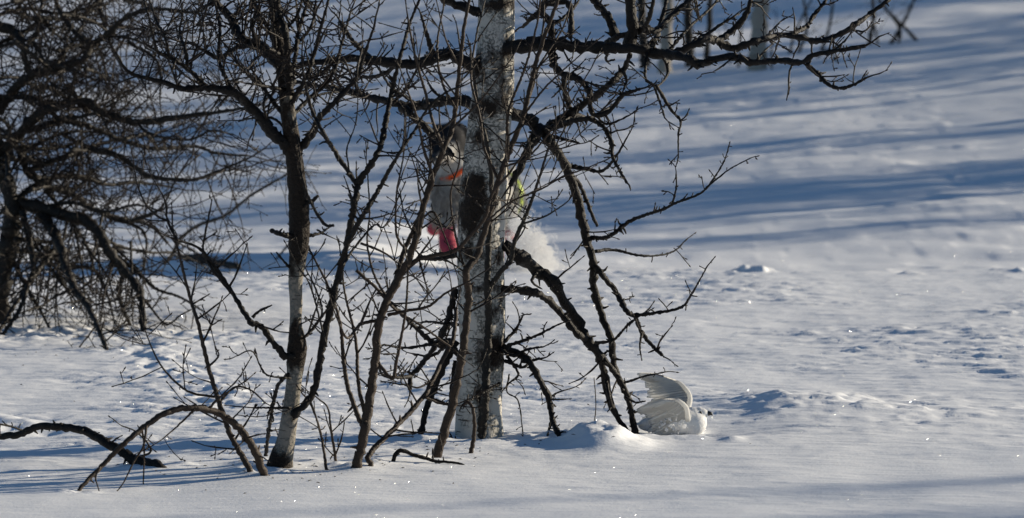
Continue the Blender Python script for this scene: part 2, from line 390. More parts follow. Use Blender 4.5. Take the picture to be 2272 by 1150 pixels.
# ------------------------------------------------------------------ the big birch
YM = G(1064, 973).y+0.05
big = empty('birch_tree', P(1064, 973, YM)); tag(big, 'large white birch with black bark patches and drooping dark limbs in the centre', 'tree')
trunk(big, '1064,1040,118 1064,985,112 1063,970,110 1063,900,102 1066,830,100 1069,760,98 1069,690,106 1068,630,104 1066,580,104 1068,520,104 1072,440,102 1078,360,100 1086,280,96 1094,200,92 1099,120,84 1101,50,82 1102,-40,80 1106,-160,76 1110,-300,70', YM,
      [(1040, 470, 46, 55, .55), (1045, 560, 38, 40, .38), (1060, 420, 30, 30, .3), (1100, 330, 40, 60, .12), (1045, 330, 26, 60, .22), (1085, 240, 46, 34, .42), (1060, 140, 30, 40, .35),
       (1120, 120, 26, 60, .38), (1125, 200, 20, 40, .28), (1100, 10, 40, 24, .5), (1100, 180, 30, 60, .12), (1055, 640, 50, 14, .32), (1105, 650, 24, 60, .25), (1120, 780, 34, 60, .55), (1070, 780, 30, 50, .2),
       (1062, 900, 9, 90, .35), (1110, 560, 20, 30, .3), (1050, 400, 40, 26, .25), (1070, 300, 30, 20, .18), (1062, 690, 8, 60, .2), (1040, 250, 30, 160, .10), (1090, 880, 30, 80, .05)], base=0.185)
T1 = (16, 0.11, 0.01, 0.32, 1.2, 0.9)       # contorted short shoots
T0 = (4, 0.10, 0.0, 0.34, 0.7, 0.9)
def B(tr, w0, w1, d0, d1, tw=T1, **k):
    Y0 = d0 if d0 == 'g' else YM+d0; Y1 = d1 if d1 == 'g' else YM+d1
    return limb(big, tr, w0, w1, Y0, Y1, tw, **k)
B('1080,160 1035,140 990,120 940,140 860,140 800,130 740,135 690,140 650,150', 28, 12, 0, -0.35)
B('830,136 790,100 772,75 755,48', 14, 7, -.2, -.3); B('960,120 945,70 935,35', 12, 6, -.1, -.2, T0)
B('740,135 720,160 690,170 660,165', 9, 5, -.3, -.45); B('880,138 850,165 800,170 760,150', 10, 5, -.15, .1)
B('1060,232 1025,226 985,225 930,235 880,230 820,215 760,200 700,190 650,180', 24, 8, 0, .45, (14, .13, .03, .3, .9, .9))
B('870,230 900,200 930,150 960,160', 9, 4, .1, .0); B('800,210 780,180 745,165 720,150', 9, 4, .2, .3)
B('890,238 935,273 967,307 1005,345', 18, 12, .15, .0, T0); B('1085,34 1050,24 1010,10 975,-10', 24, 18, 0, -.1, T0)
B('930,235 900,215 865,190 840,150', 9, 4, .1, -.1); B('990,225 960,200 945,170', 8, 4, .1, .2)
# right crown
B('1110,108 1165,102 1200,98 1300,105 1400,108 1450,116 1523,129 1548,142 1616,126 1671,139 1726,135 1779,139 1803,123 1850,114 1920,102', 32, 8, -.02, -.55, (7, .13, .02, .32, .8, .9))
B('1788,142 1810,160 1843,191 1880,194 1924,172', 12, 5, -.45, -.6, (10, .10, .08, .25))
B('1440,112 1492,120 1554,92 1591,89 1622,108 1677,92 1723,80 1763,80 1813,92 1862,77 1893,58 1930,31 1967,3 1990,-25', 20, 9, -.1, .25, (8, .13, .06, .3, .8, .9))
B('1597,89 1628,65 1656,31 1665,0 1672,-30', 15, 9, .1, .15); B('1757,77 1791,58 1806,34 1831,3 1845,-20', 12, 6, .2, .4)
B('1520,105 1572,74 1603,52 1640,31', 11, 4, .0, .2); B('1813,92 1850,95 1865,110', 6, 4, .2, .1, T0)
B('1396,110 1404,57 1399,0 1395,-60', 28, 20, -.1, -.2, (12, .13, .02, .35)); B('1401,57 1453,69 1482,43 1519,9 1545,-15', 17, 10, -.1, .1)
B('1367,80 1350,37 1324,6 1300,-15', 20, 14, 0, .1); B('1347,97 1375,80 1420,70 1440,40 1450,0', 16, 8, 0, -.3, (12, .13, .02, .35))
B('1218,98 1223,57 1203,26 1209,9 1241,6 1264,11 1267,57 1266,85', 17, 12, 0, -.1, (10, .10, -.02, .35)); B('1223,57 1250,40 1275,15 1290,-10', 10, 5, 0, .2)
B('1203,26 1180,40 1160,60', 14, 7, 0, .05, T0); B('1430,110 1455,85 1462,60 1475,20 1480,-10', 14, 8, 0, .2)
B('1480,118 1530,60 1575,20 1600,-10', 9, 5, .1, .4); B('1700,84 1730,50 1745,40', 6, 3, .2, .3, T0); B('1880,65 1915,70 1930,60', 6, 3, .2, .2, T0)
B('1850,112 1875,90 1890,70', 6, 3, -.5, -.6, T0); B('1680,138 1690,120 1712,100', 6, 3, -.3, -.2, T0)
# hanging from the upper right limb
B('1226,112 1229,143 1252,166 1287,178 1307,207 1310,244 1321,255 1353,247 1381,212 1419,198', 18, 8, -.05, -.3, T1)
B('1252,166 1252,201 1264,238 1280,272', 13, 9, -.1, .1); B('1399,120 1381,158 1353,187 1310,221 1267,250 1229,273 1203,293', 12, 20, -.1, .1, (13, .12, .0, .34))
B('1381,158 1390,180 1378,212', 7, 4, -.1, -.2); B('1435,116 1432,175 1450,190 1465,230 1475,262', 8, 4, -.2, -.35, T0)
B('1455,188 1490,245 1510,268 1505,300 1505,350', 9, 3, -.3, -.35, (14, .05, -.05, .3)); B('1470,122 1482,160 1460,190 1432,176', 8, 4, -.2, -.3, T0)
B('1350,110 1345,135 1365,132', 8, 4, -.1, 0, None); B('1287,178 1330,190 1380,188', 6, 3, -.2, -.4, T0)
B('1321,255 1345,275 1385,262 1420,240', 7, 3, -.2, -.3, T0); B('1266,200 1240,190 1225,180', 6, 3, 0, 0, T0)
# lower right droops
B('1105,246 1165,262 1200,290 1225,320 1255,370 1275,420 1290,480 1305,540 1316,585 1318,640 1335,700 1355,750 1365,820 1395,890 1408,968', 26, 11, 0, 'g', (3, .12, .03, .25, .6, .9, .4), wob=.03)
B('1316,585 1332,605 1365,645 1390,690 1410,705 1425,740 1450,770 1468,788', 14, 8, .12, -.15, (5, .08, .0, .3))
B('1405,700 1450,695 1510,682 1535,652 1570,590', 9, 3, 0, -.4, (3, .08, .05, .2)); B('1425,735 1420,770 1424,800', 7, 3, -.1, -.1, None)
B('1312,528 1350,525 1400,490 1470,465 1500,450 1560,425 1600,370 1615,335', 10, 3, .1, -.3, (5, .06, .06, .2, .5)); B('1575,410 1620,375 1668,350', 4, 2.5, -.25, -.3, (6, .03, 0, .2, .3))
B('1490,456 1500,420 1500,380', 6, 3, -.1, -.1, T0); B('1322,558 1360,555 1430,568 1490,560 1525,530', 8, 3, .1, .3, (4, .06, .02, .2, .5))
B('1262,385 1285,410 1300,440 1315,480 1325,502', 11, 8, .1, .2, None); B('1200,290 1172,330 1155,370 1132,412', 24, 12, .02, -.05, T1)
B('1203,292 1290,265 1330,275 1355,310 1360,350 1390,405', 14, 6, .02, -.4, (10, .09, 0, .3)); B('1252,368 1300,375 1335,380 1365,350 1400,290', 11, 3, .1, -.1, (6, .10, .08, .2))
B('1240,280 1270,255 1310,262 1350,240', 14, 6, 0, .3, T1); B('1215,300 1255,310 1285,318', 9, 5, 0, -.1, None)
B('1118,545 1150,565 1190,600 1225,625 1250,670 1280,710 1300,750 1330,790 1345,850 1360,910 1392,958', 32, 12, -.02, 'g', (2.5, .14, .04, .22, .5, .9), spurs=22, wob=.03)
B('1112,640 1150,645 1200,655 1240,690 1280,740 1310,760 1350,810 1385,860 1402,920 1414,964', 18, 10, -.04, 'g', (2.5, .13, .04, .22, .5, .9), spurs=22, wob=.03)
B('1190,605 1180,625 1200,640', 9, 4, -.05, -.05, None); B('1345,845 1352,880 1358,905', 9, 7, .1, .1, None); B('1385,850 1430,835 1455,830 1480,825', 6, 3, .05, -.05, (12, .05, .02, .25))
B('1320,760 1360,755 1390,725 1420,700', 8, 4, .05, -.05, T0); B('1385,880 1410,893 1432,890', 6, 3, .05, 0, None)
B('1115,770 1150,785 1175,802 1195,840 1220,890 1225,930 1240,968', 18, 12, -.05, 'g', (4, .10, .0, .25), spurs=20)
B('1225,930 1215,968', 8, 5, .05, 'g', None); B('1228,935 1238,966', 7, 5, .02, 'g', None)
for tr in ('1120,770 1150,760 1190,745 1240,720', '1118,760 1145,730 1160,700', '1120,800 1160,815 1180,800 1205,795', '1125,790 1150,830 1130,850', '1110,775 1140,790 1170,775 1205,770'):
    B(tr, 9, 4, -.06, -.12, (18, .07, .03, .35))
B('1195,845 1215,880 1240,870 1268,862', 6, 3, 0, -.1, T0); B('1130,830 1125,870 1150,890 1160,960', 4, 3, -.08, -.1, (8, .06, 0, .3))
B('1110,850 1060,880 1040,890', 8, 4, -.09, -.2, (6, .05, .0, .3))
# low left limbs
B('1030,805 1000,770 960,760 900,705 868,672', 14, 8, -.03, -.3, (9, .10, .0, .3)); B('1012,640 990,720 968,765 930,815 912,835 910,865', 16, 10, .0, .1, (7, .10, .0, .3))
B('912,835 880,838 850,832 840,815', 9, 5, .1, -.1, T0); B('1012,758 985,810 955,880 932,968', 17, 13, -.02, 'g', (5, .12, .0, .3)); B('1010,800 1000,880 990,968', 11, 9, -.03, 'g', (5, .10, .0, .3))
B('1005,755 950,765 900,772 850,765', 10, 4, -.1, -.3, (10, .09, .02, .3)); B('990,770 955,790 915,785', 8, 4, 0, .15, T1); B('1015,720 985,718 940,715 925,735', 8, 4, -.05, .2, T1)
B('1030,560 985,572 950,575 930,565', 13, 7, .03, .2, T0); B('960,885 1000,900 1030,905', 7, 4, .05, .1, T0)

# ------------------------------------------------------------------ dark young birch on the left of it
Y2 = G(622, 1032).y
yb = empty('birch_tree', P(625, 1032, Y2)); tag(yb, 'slender dark-barked young birch with white lower trunk left of the large birch', 'tree')
trunk(yb, '618,1075,64 622,1030,56 634,980,42 642,930,38 652,850,34 657,800,40 660,765,40 656,720,28 657,680,28 656,620,32 662,560,40 664,510,44 662,440,42 656,380,38 650,330,36 642,270,34 633,200,30 622,120,26 612,50,22 602,-20,20 590,-110,16', Y2,
      [(660, 500, 40, 90, .9), (655, 400, 40, 70, .45), (640, 300, 40, 60, .4), (620, 150, 40, 120, .5), (600, 0, 60, 80, .5), (658, 785, 34, 34, .8), (645, 745, 20, 30, .4), (600, 1020, 26, 40, .5), (625, 1040, 40, 20, .4), (650, 620, 14, 30, .2)], sides=24, base=0.26, rough=0.07, mat='young_birch_bark')
T2U = (20, 0.16, 0.05, 0.20, 1.2, 0.8)
def S(tr, w0, w1, d0, d1, tw=T2U, **k):
    Y0 = d0 if d0 == 'g' else Y2+d0; Y1 = d1 if d1 == 'g' else Y2+d1
    return limb(yb, tr, w0, w1, Y0, Y1, tw, **k)
S('645,340 600,285 551,232 514,204 462,195 411,198 356,181 287,161 256,115', 28, 5, 0, -.25); S('462,195 422,158 376,126 350,115 339,77 330,37 319,0', 11, 5, -.12, -.3)
S('514,198 494,158 485,123 488,57 477,6 470,-30', 11, 5, -.1, .1); S('416,145 411,109 399,72 405,29 400,0', 9, 4, -.15, .0); S('376,126 365,80 348,49 335,10', 8, 4, -.2, -.1)
S('622,140 566,98 531,80 508,34 480,6 450,-25', 28, 14, 0, .3); S('566,100 525,106 485,129 457,115 422,95 395,100', 14, 5, .1, .3); S('625,250 574,184 537,152 508,109 490,90', 12, 4, 0, .25)
S('642,210 635,86 620,29 610,-30', 20, 12, -.03, -.15); S('622,172 606,86 574,29 554,-20', 15, 8, .02, .3); S('612,120 606,50 603,-20', 9, 5, 0, -.3); S('648,190 660,86 675,29 690,-20', 13, 7, 0, .2)
S('640,240 680,170 700,110 715,50 735,-20', 12, 6, 0, -.2); S('645,260 690,215 720,190 745,150 760,90 780,20', 11, 5, 0, .25); S('530,85 520,40 545,0', 9, 5, .2, .3)
S('660,337 691,300 709,261 735,235 790,175 805,130 830,60', 18, 5, 0, -.25); S('648,300 610,265 570,262 530,268', 8, 4, 0, .2); S('600,285 585,240 590,200 570,170', 8, 4, 0, -.1)
S('462,195 430,180 400,160 383,140', 6, 3, -.1, -.2); S('551,232 520,180 505,150', 7, 3, 0, -.15); S('640,200 580,190 545,185', 9, 4, 0, -.25); S('655,215 690,190 720,140', 9, 4, 0, .2)
S('566,98 560,50 575,10 570,-20', 9, 5, .1, .0); S('600,85 640,60 665,20 670,-20', 8, 5, 0, -.2); S('690,215 740,205 790,215', 7, 3, .1, .3); S('480,6 440,20 430,50', 7, 4, .3, .4)
S('622,160 650,110 690,60 700,10', 10, 6, 0, .15); S('500,60 465,50 440,52', 6, 3, .2, .1); S('620,120 590,110 560,140', 8, 4, -.02, -.3)
# stubs and the side stems of the trunk
TS = (10, .13, .06, .14, .9, .7)
S('672,455 690,448 705,435', 13, 7, 0, -.05, None); S('655,525 625,520 602,512', 14, 9, 0, -.02, None, spurs=30); S('678,525 710,518 730,505', 8, 4, 0, .1, None); S('650,600 630,580 613,560', 7, 4, 0, -.05, None)
S('652,792 627,785 580,725 554,712 513,646 466,578 440,550 389,531', 16, 5, -.02, -.2, (8, .14, .06, .14, .6, .7)); S('560,705 575,690 604,677', 8, 4, -.1, -.1, None)
S('513,650 475,603 452,560 455,520 466,468', 7, 4, -.1, -.2, (6, .05, .02, .2)); S('395,535 372,491 366,445 337,393', 7, 3, -.2, -.25, TS); S('372,491 350,480 323,453 305,410 297,367', 5, 3, -.2, -.3, TS)
S('648,925 695,870 715,770 735,680 755,600 770,540 785,460 793,408', 18, 14, -.03, -.2, (4, .10, .05, .15, .7, .7)); S('793,412 745,340 720,300 690,240 675,180 670,130', 12, 5, -.2, -.35, TS)
S('793,410 835,345 850,300 870,200 890,120 910,50 935,-10', 15, 6, -.2, -.1, TS); S('768,545 810,470 835,430 880,350 920,290 950,240 990,205 1030,190', 14, 4, -.2, -.4, TS)
S('760,590 790,545 830,500 850,505 880,470', 7, 3, -.2, .0, TS); S('740,500 720,498 690,450 670,390 665,340', 8, 4, -.2, -.1, TS); S('775,380 770,330 790,270 795,200', 4, 2.5, -.25, -.3, TS)
S('640,830 615,860 600,930 590,1012', 9, 8, -.03, 'g', (6, .05, 0, .25)); S('645,840 590,830 560,780 525,790', 5, 3, -.03, -.2, (6, .06, .04, .2)); S('660,760 690,735 720,695', 9, 5, 0, .1, TS); S('645,905 600,905 560,905', 6, 4, -.03, -.1, TS)
S('665,760 700,720 715,690 700,640 680,600', 6, 3, 0, -.12, TS); S('725,770 690,640 660,590', 5, 3, -.1, -.15, TS)

# ------------------------------------------------------------------ brown saplings between the trunks
TB = (11, .15, .06, .14, .9, .7)
def sapling(label, base, limbs_, name='birch_sapling', tw=TB, mat='brown_bark'):
    Yb = G(*base).y; o = empty(name, P(base[0], base[1], Yb)); tag(o, label, 'sapling', 'saplings around the large birch')
    for k, L in enumerate(limbs_):
        tr, w0, w1, d0, d1 = L[:5]; t = L[5] if len(L) > 5 else tw
        limb(o, tr, w0, w1, 'g' if d0 == 'g' else Yb+d0, 'g' if d1 == 'g' else Yb+d1, t, mat=mat, rough=.07, spurs=8, wob=.02, name='stem' if k == 0 else 'branch')
    return o
sapling('brown forked sapling with two parallel stems midway between the two birch trunks', (790, 1038),
    [('790,1038 808,960 830,820 845,700 880,630 920,540 945,440 962,385 985,330 1003,285 1012,230 1020,150 1030,60 1045,-20', 24, 7, 'g', -.1),
     ('872,640 896,560 926,490 948,430 955,380', 13, 8, 0, .05), ('880,622 920,580 960,568 1010,556 1038,528 1075,485 1092,430 1130,385', 12, 6, 0, -.25), ('808,955 775,870 762,800 755,720 730,640 690,560', 12, 4, 0, .1),
     ('812,930 795,850 790,760 765,650 760,600', 10, 4, 0, .12), ('845,710 800,720 770,750 745,700', 9, 4, 0, -.15), ('860,700 900,690 950,680 990,650 1040,625', 8, 4, 0, -.1), ('835,800 870,840 880,800 900,690 905,600', 9, 4, 0, -.1),
     ('940,450 960,400 940,330 925,260 900,190', 9, 4, -.05, -.2), ('985,330 960,270 945,210 920,120 905,40', 8, 4, -.08, -.2), ('1010,240 980,180 970,100 985,10', 7, 4, -.1, .1), ('905,560 880,520 880,430 893,360 900,300', 6, 3, 0, -.2),
     ('925,500 960,470 985,520 1000,560', 6, 3, 0, -.1), ('858,660 830,610 815,540 820,470 815,380', 6, 3, 0, .15), ('790,600 835,640 880,690 930,720 1000,770', 8, 4, .1, .2), ('800,540 850,560 890,590', 6, 3, .1, .1), ('1020,150 990,90 975,30', 5, 3, -.1, -.2), ('1003,285 1050,240 1085,200 1120,150', 6, 3, -.1, -.2)])
sapling('leaning brown sapling stem rising from a low fork beside the forked sapling base', (820, 1012),
    [('824,1034 820,1008 885,940 940,880 960,842 990,782 1006,748 1012,690', 13, 9, 'g', .1), ('940,880 975,895 1010,900', 7, 4, .05, .05), ('960,842 930,860 905,855', 6, 3, .05, 0)])
sapling('brown sapling stem crossing in front of the large birch trunk and fanning out above', (968, 1018),
    [('968,1018 1003,900 1026,780 1040,660 1034,605 1060,562 1082,490 1106,400 1160,258 1195,120 1240,-5', 22, 8, 'g', -.15), ('1106,400 1125,340 1128,250 1165,150 1190,60 1200,-10', 9, 4, -.1, -.2), ('1160,258 1205,200 1240,165 1290,120', 6, 3, -.12, -.3),
     ('1082,490 1130,450 1200,420 1245,395 1310,370', 5, 3, -.1, -.35), ('1090,445 1150,440 1220,405', 4, 2.5, -.1, .1), ('1106,400 1075,330 1065,260 1045,170 1060,60', 7, 4, -.1, .0), ('1035,610 1010,520 1000,430 1020,350 1000,280', 6, 3, -.05, -.2),
     ('1160,258 1190,300 1230,330 1280,320', 5, 3, -.1, -.3), ('1140,310 1180,200 1195,150 1250,60 1270,-10', 7, 3, -.1, .1), ('1120,370 1170,350 1215,300 1260,240 1300,170', 5, 3, -.1, -.2)])
sapling('straight grey stem growing close against the front of the large birch trunk', (1068, 978),
    [('1068,978 1076,880 1081,790 1084,700 1081,628 1087,489 1092,430 1082,330 1060,230 1045,120', 22, 6, 'g', -.12, (3, .10, .05, .15, .6)), ('1084,640 1110,605 1135,575 1140,540 1170,470 1195,400 1225,300', 13, 4, -.05, -.3, (6, .10, .05, .15, .7)), ('1140,545 1165,500 1140,470 1120,450', 4, 2.5, -.1, -.2), ('1165,495 1210,480 1250,455', 5, 3, -.1, -.3)], mat='grey_bark')
sapling('short reddish stem bent over at the foot of the large birch', (1045, 1006), [('1045,1006 1053,955 1048,905 1036,893 1026,900', 11, 7, 'g', -.02, (5, .03, 0, .2, .4))])
sapling('thin two-stemmed twig plant standing between young birch and forked sapling', (735, 1036), [('724,1043 711,960 690,900 668,870', 7, 3, 'g', .02), ('745,1024 734,950 727,905 700,880', 7, 3, 'g', .05)])
sapling('tall thin sapling leaning left above the arched stem', (556, 1047),
    [('556,1047 512,965 482,880 460,805 440,720 421,660 400,574 385,520', 14, 5, 'g', .0), ('484,882 420,870 372,830 345,790 325,742', 6, 3, 0, -.1), ('462,815 485,790 478,770', 6, 3, 0, 0), ('490,890 520,860 555,865 590,895', 6, 3, 0, .1), ('500,945 540,905', 5, 3, 0, .1), ('470,850 440,840', 4, 2, 0, 0)])
sapling('brown stem bent into an arch with its tip in the snow', (585, 1053),
    [('585,1053 565,1000 530,950 480,915 430,905 380,912 330,940 280,980 230,1030 175,1089', 19, 9, 'g', 'g', (4, .09, -.06, .2, .6, .6)), ('462,908 490,880 510,868', 7, 4, -.1, -.1), ('432,908 400,940 360,975', 6, 3, -.15, -.2), ('325,945 318,990 300,1020 275,1070', 6, 3, -.25, -.3, (5, .05, -.05, .2)), ('315,945 320,1000 318,1075', 5, 3, -.2, 'g', None), ('222,1035 212,1060 220,1090', 5, 3, -.3, 'g', None)], name='bent_sapling')
o = sapling('single bare grass-thin stem beside the snow lump', (1316, 962), [('1316,962 1322,900 1318,838', 2.5, 2, 'g', 0, None)], name='thin_stem')

def stick(label, name, tr, w0, w1, Y0, Y1, extra=(), mat='dark_bark', tw=(4, .08, .0, .2, .6)):
    p = parse(tr)[-1 if Y1 == 'g' else 0]; g = G(p[0], p[1]); o = empty(name, g); tag(o, label, 'branch')
    limb(o, tr, w0, w1, Y0, Y1, tw, mat=mat, rough=.1, wob=0.02, name='stem')
    for (t2, a, b, y0, y1) in extra: limb(o, t2, a, b, y0, y1, tw, mat=mat, rough=.1, wob=.01)
    return o
Yd = G(350, 1034).y
stick('dead dark branch lying low at the left edge with its thick end on the snow', 'dead_branch', '-60,985 0,970 50,962 90,945 180,955 240,985 300,1020 355,1036', 13, 24, Yd+.25, 'g', [('55,958 20,945 -30,938', 6, 4, Yd+.2, Yd+.1), ('300,1018 335,1000 305,960 270,945', 6, 3, Yd, Yd-.1)])
Ys_ = G(968, 1024).y
stick('short dark stick lying on the snow at the foot of the brown sapling', 'fallen_stick', '872,1024 888,1000 920,1010 965,1023 1028,1032', 11, 5, 'g', 'g', tw=None)
stick('dark fallen log on the snow edge behind the left bush', 'fallen_log', '255,560 300,592 340,598 385,580 440,574 480,583 528,592', 34, 14, G(300, 640).y+2.2, G(528, 606).y-.1, [('365,585 385,560 400,530 440,500 500,478 560,432 642,384', 9, 5, 23.2, 22.6), ('620,590 610,580 640,545', 5, 3, 24.0, 24.0)], mat='grey_bark', tw=(4, .12, .0, .2, .6))

# ------------------------------------------------------------------ the drooping bush-like birch at the left edge
YB = 20.2
lb = empty('birch_tree', (P(8, 700, YB).x, YB, gz(P(8, 700, YB).x, YB))); tag(lb, 'sprawling many-branched birch drooping into the snow at the left edge', 'tree')
T3 = (10, 0.42, 0.012, 0.15, 0.95, 0.9)
T4 = (11, 0.28, -0.04, 0.17, 1.0, 0.9)
def Lb(tr, w0, w1, d0, d1, tw=T3, **k):
    Y0 = d0 if d0 == 'g' else YB+d0; Y1 = d1 if d1 == 'g' else YB+d1
    return limb(lb, tr, w0, w1, Y0, Y1, tw, mat='grey_bark', **k)
zb = gz(P(8, 700, YB).x, YB)
Lb('8,742 2,650 20,540 26,450 -2,360 -24,240 -32,100 -38,-80', 44, 20, 0, 0, T4, name='trunk')
Lb('-20,262 20,215 60,172 120,152 180,135 205,100 240,75 265,50 300,30 350,20 430,28 465,12', 24, 6, 0, -.4); Lb('205,98 170,75 150,50 135,30 118,-10', 14, 9, -.2, .1); Lb('240,80 290,85 340,108 368,126', 8, 4, -.2, -.5)
Lb('-10,55 30,70 50,100 60,160', 24, 12, 0, -.2); Lb('-30,110 70,60 90,20 100,-20', 12, 7, 0, .3); Lb('-5,345 60,280 100,246 180,226 230,250 290,270 340,270 400,260 480,250 545,240', 28, 6, 0, -.5)
Lb('150,190 178,228', 14, 10, -.1, -.2, T4); Lb('60,290 150,270 220,290 280,315 350,330 430,325 480,340 552,346', 16, 5, 0, .3); Lb('50,330 60,380 110,415 160,430 200,460 250,480 330,500 372,540', 18, 6, 0, .4)
Lb('20,442 90,462 150,478 205,500 240,555 275,600 310,650 318,738', 32, 14, 0, 'g', T4); Lb('95,476 130,540 145,590 165,640 200,690 237,778', 24, 9, -.05, 'g', (14, .26, -.03, .2, 1.3, .9))
Lb('205,330 270,350 330,390 420,400 480,382 550,352', 14, 5, -.2, -.5); Lb('60,380 140,350 190,330 260,310 330,300', 14, 5, 0, .4); Lb('40,440 100,400 170,390 240,410 300,405 380,415', 16, 5, 0, .6)
Lb('30,480 20,560 -5,640', 18, 9, 0, 'g', T4); Lb('50,470 72,600 25,690 -5,742', 14, 8, -.1, 'g', T4); Lb('130,545 70,620 42,690 5,746', 14, 8, -.1, 'g', T4); Lb('20,560 60,640 90,690 110,730', 12, 6, 0, 'g', T4)
Lb('240,555 300,600 345,640 400,660 450,690', 12, 4, 0, -.4, T4); Lb('145,590 210,600 240,660 250,700', 10, 5, 0, -.4, T4); Lb('275,600 265,660 290,725', 12, 7, -.2, 'g', T4); Lb('160,478 250,540 330,560 380,560', 12, 5, .1, .5)
Lb('165,640 120,660 90,680 60,690', 8, 4, -.3, -.5, T4); Lb('300,640 340,690 370,720 400,700', 7, 4, -.3, -.6, T4); Lb('-24,215 80,220 130,260 200,255 250,230', 14, 5, 0, -.3); Lb('-10,318 90,330 160,320 200,300', 12, 5, 0, .3)
Lb('-30,112 60,90 90,120 110,180 140,200', 10, 5, 0, -.4); Lb('-34,40 60,20 120,30 190,20 240,-10', 10, 5, 0, .3); Lb('100,420 140,470 190,540 210,600', 10, 6, .1, .3, T4); Lb('120,150 150,110 180,60 200,20 230,-20', 10, 5, -.1, .3)
Lb('300,270 340,300 420,310 470,290 520,300', 7, 4, -.3, -.6); Lb('30,420 -10,380 -40,300', 18, 10, 0, .1); Lb('90,462 160,450 230,470 300,455 360,470', 10, 4, 0, -.4); Lb('20,560 70,560 120,590 150,650', 12, 5, 0, .4, T4)
for i in range(22):
    x = rng.uniform(-20, 330); y = rng.uniform(0, 560-0.2*x); a = rng.gauss(0, .5); l = rng.uniform(70, 190); b2 = a+rng.gauss(0, .5)
    Lb('%d,%d %d,%d %d,%d' % (x, y, x+l*.5*math.cos(a), y+l*.5*math.sin(a), x+l*.5*(math.cos(a)+math.cos(b2)), y+l*.5*(math.sin(a)+math.sin(b2))), 9, 4, rng.uniform(-.5, .7), rng.uniform(-.5, .9))
for i in range(26):
    x = rng.uniform(-40, 110); y = rng.uniform(-10, 560); a = rng.gauss(-.6, 1.1); l = rng.uniform(60, 150); b2 = a+rng.gauss(0, .6)
    Lb('%d,%d %d,%d %d,%d' % (x, y, x+l*.5*math.cos(a), y+l*.5*math.sin(a), x+l*.5*(math.cos(a)+math.cos(b2)), y+l*.5*(math.sin(a)+math.sin(b2))), 11, 4, rng.uniform(-.6, .6), rng.uniform(-.6, .7), T4)
for i in range(12):                                # shoots hanging down towards the snow
    x = rng.uniform(-20, 300); y = rng.uniform(470, 600); dx = rng.uniform(-60, 100); e = rng.uniform(620, 735)
    Lb('%d,%d %d,%d %d,%d' % (x, y, x+dx*.7, (y+e)/2, x+dx, e), 7, 3, rng.uniform(-.5, .2), rng.uniform(-.6, .0), (12, .16, -.05, .2, 1.0, .9))

# ------------------------------------------------------------------ birches on the far slope and beside the clearing
def far_tree(label, base, wbase, top, extra=(), group='birches standing on the far slope', mat='far_bark', name='birch_tree'):
    g = G(*base); o = empty(name, g); tag(o, label, 'tree', group)
    tr = '%g,%g,%g %g,%g,%g %g,%g,%g %g,%g,%g' % (base[0], base[1]+6, wbase*1.15, (base[0]*2+top)/3, base[1]*.6, wbase, (base[0]+top*2)/3, 0, wbase*.95, top, -660, wbase*.5)
    limb(o, tr, 0, 0, g.y, g.y, None, mat=mat, rough=.04, spurs=0, wob=0, name='trunk')
    r = random.Random(int(base[0])); c = Col()
    for k in range(9):
        h = r.uniform(-620, -330); p = P(base[0]+(top-base[0])*(base[1]-h)/(base[1]+660), h, g.y); s = rv(r); s.z = abs(s.z)*.6+.3
        twig(c, p, s.normalized(), r.uniform(.7, 1.5), .012, .02, .12, 0, r, .5, False, .002)
    c.build('crown', 'twig_bark', o)
    for (t2, a, b) in extra: limb(o, t2, a, b, g.y, g.y, None, mat='twig_bark', wob=0, spurs=0)
    return o
far_tree('thickest pale birch trunk standing on the far slope', (1680, 156), 38, 1690, mat='pale_bark')
far_tree('brownish birch trunk on the far slope left of the thick pale one', (1531, 148), 20, 1524, mat='grey_bark')
far_tree('pale birch trunk on the far slope showing behind the tangled crown', (1474, 162), 27, 1484, mat='pale_bark')
far_tree('thin dark birch trunk on the far slope right next to the brownish one', (1566, 146), 13, 1580, mat='grey_bark')
far_tree('dark far trunk half hidden behind the crown of the large birch', (1432, 150), 22, 1420, mat='grey_bark')
def far_shrub(label, base, strokes):
    g = G(*base); o = empty('shrub', g); tag(o, label, 'shrub', 'bare shrubs on the far slope')
    for k, (t2, a, b) in enumerate(strokes): limb(o, t2, a, b, g.y, g.y+.1*k, (3, .3, .05, .15, .6), mat='grey_bark', wob=0, spurs=0, name='stem')
far_shrub('bare shrub with crossed stems farthest right on the far slope', (1985, 97), [('1994,102 1995,60 1964,18 1940,-20', 8, 5), ('1973,104 2010,40 2032,-10', 9, 6), ('2040,97 1998,52 1960,15', 8, 4)])
far_shrub('slim bare shrub on the far slope under the end of the long limb', (1930, 100), [('1927,104 1938,40 1935,-20', 10, 7), ('1948,100 1940,55', 6, 5)])
far_shrub('thin bare shrub on the far slope just right of the thick pale trunk', (1770, 118), [('1770,122 1790,60 1780,-20', 8, 5), ('1750,125 1765,70 1800,0', 7, 4), ('1820,120 1840,60 1850,-10', 8, 5)])
far_shrub('low bare shrub between the thick pale trunk and the brownish one', (1638, 150), [('1638,166 1640,100 1650,40', 7, 4), ('1620,140 1612,80', 5, 3)])
far_shrub('small bent bare shrub on the far slope below the long limb', (1835, 140), [('1812,128 1835,112 1850,125 1864,146', 6, 5), ('1712,162 1712,110 1720,60', 6, 3)])

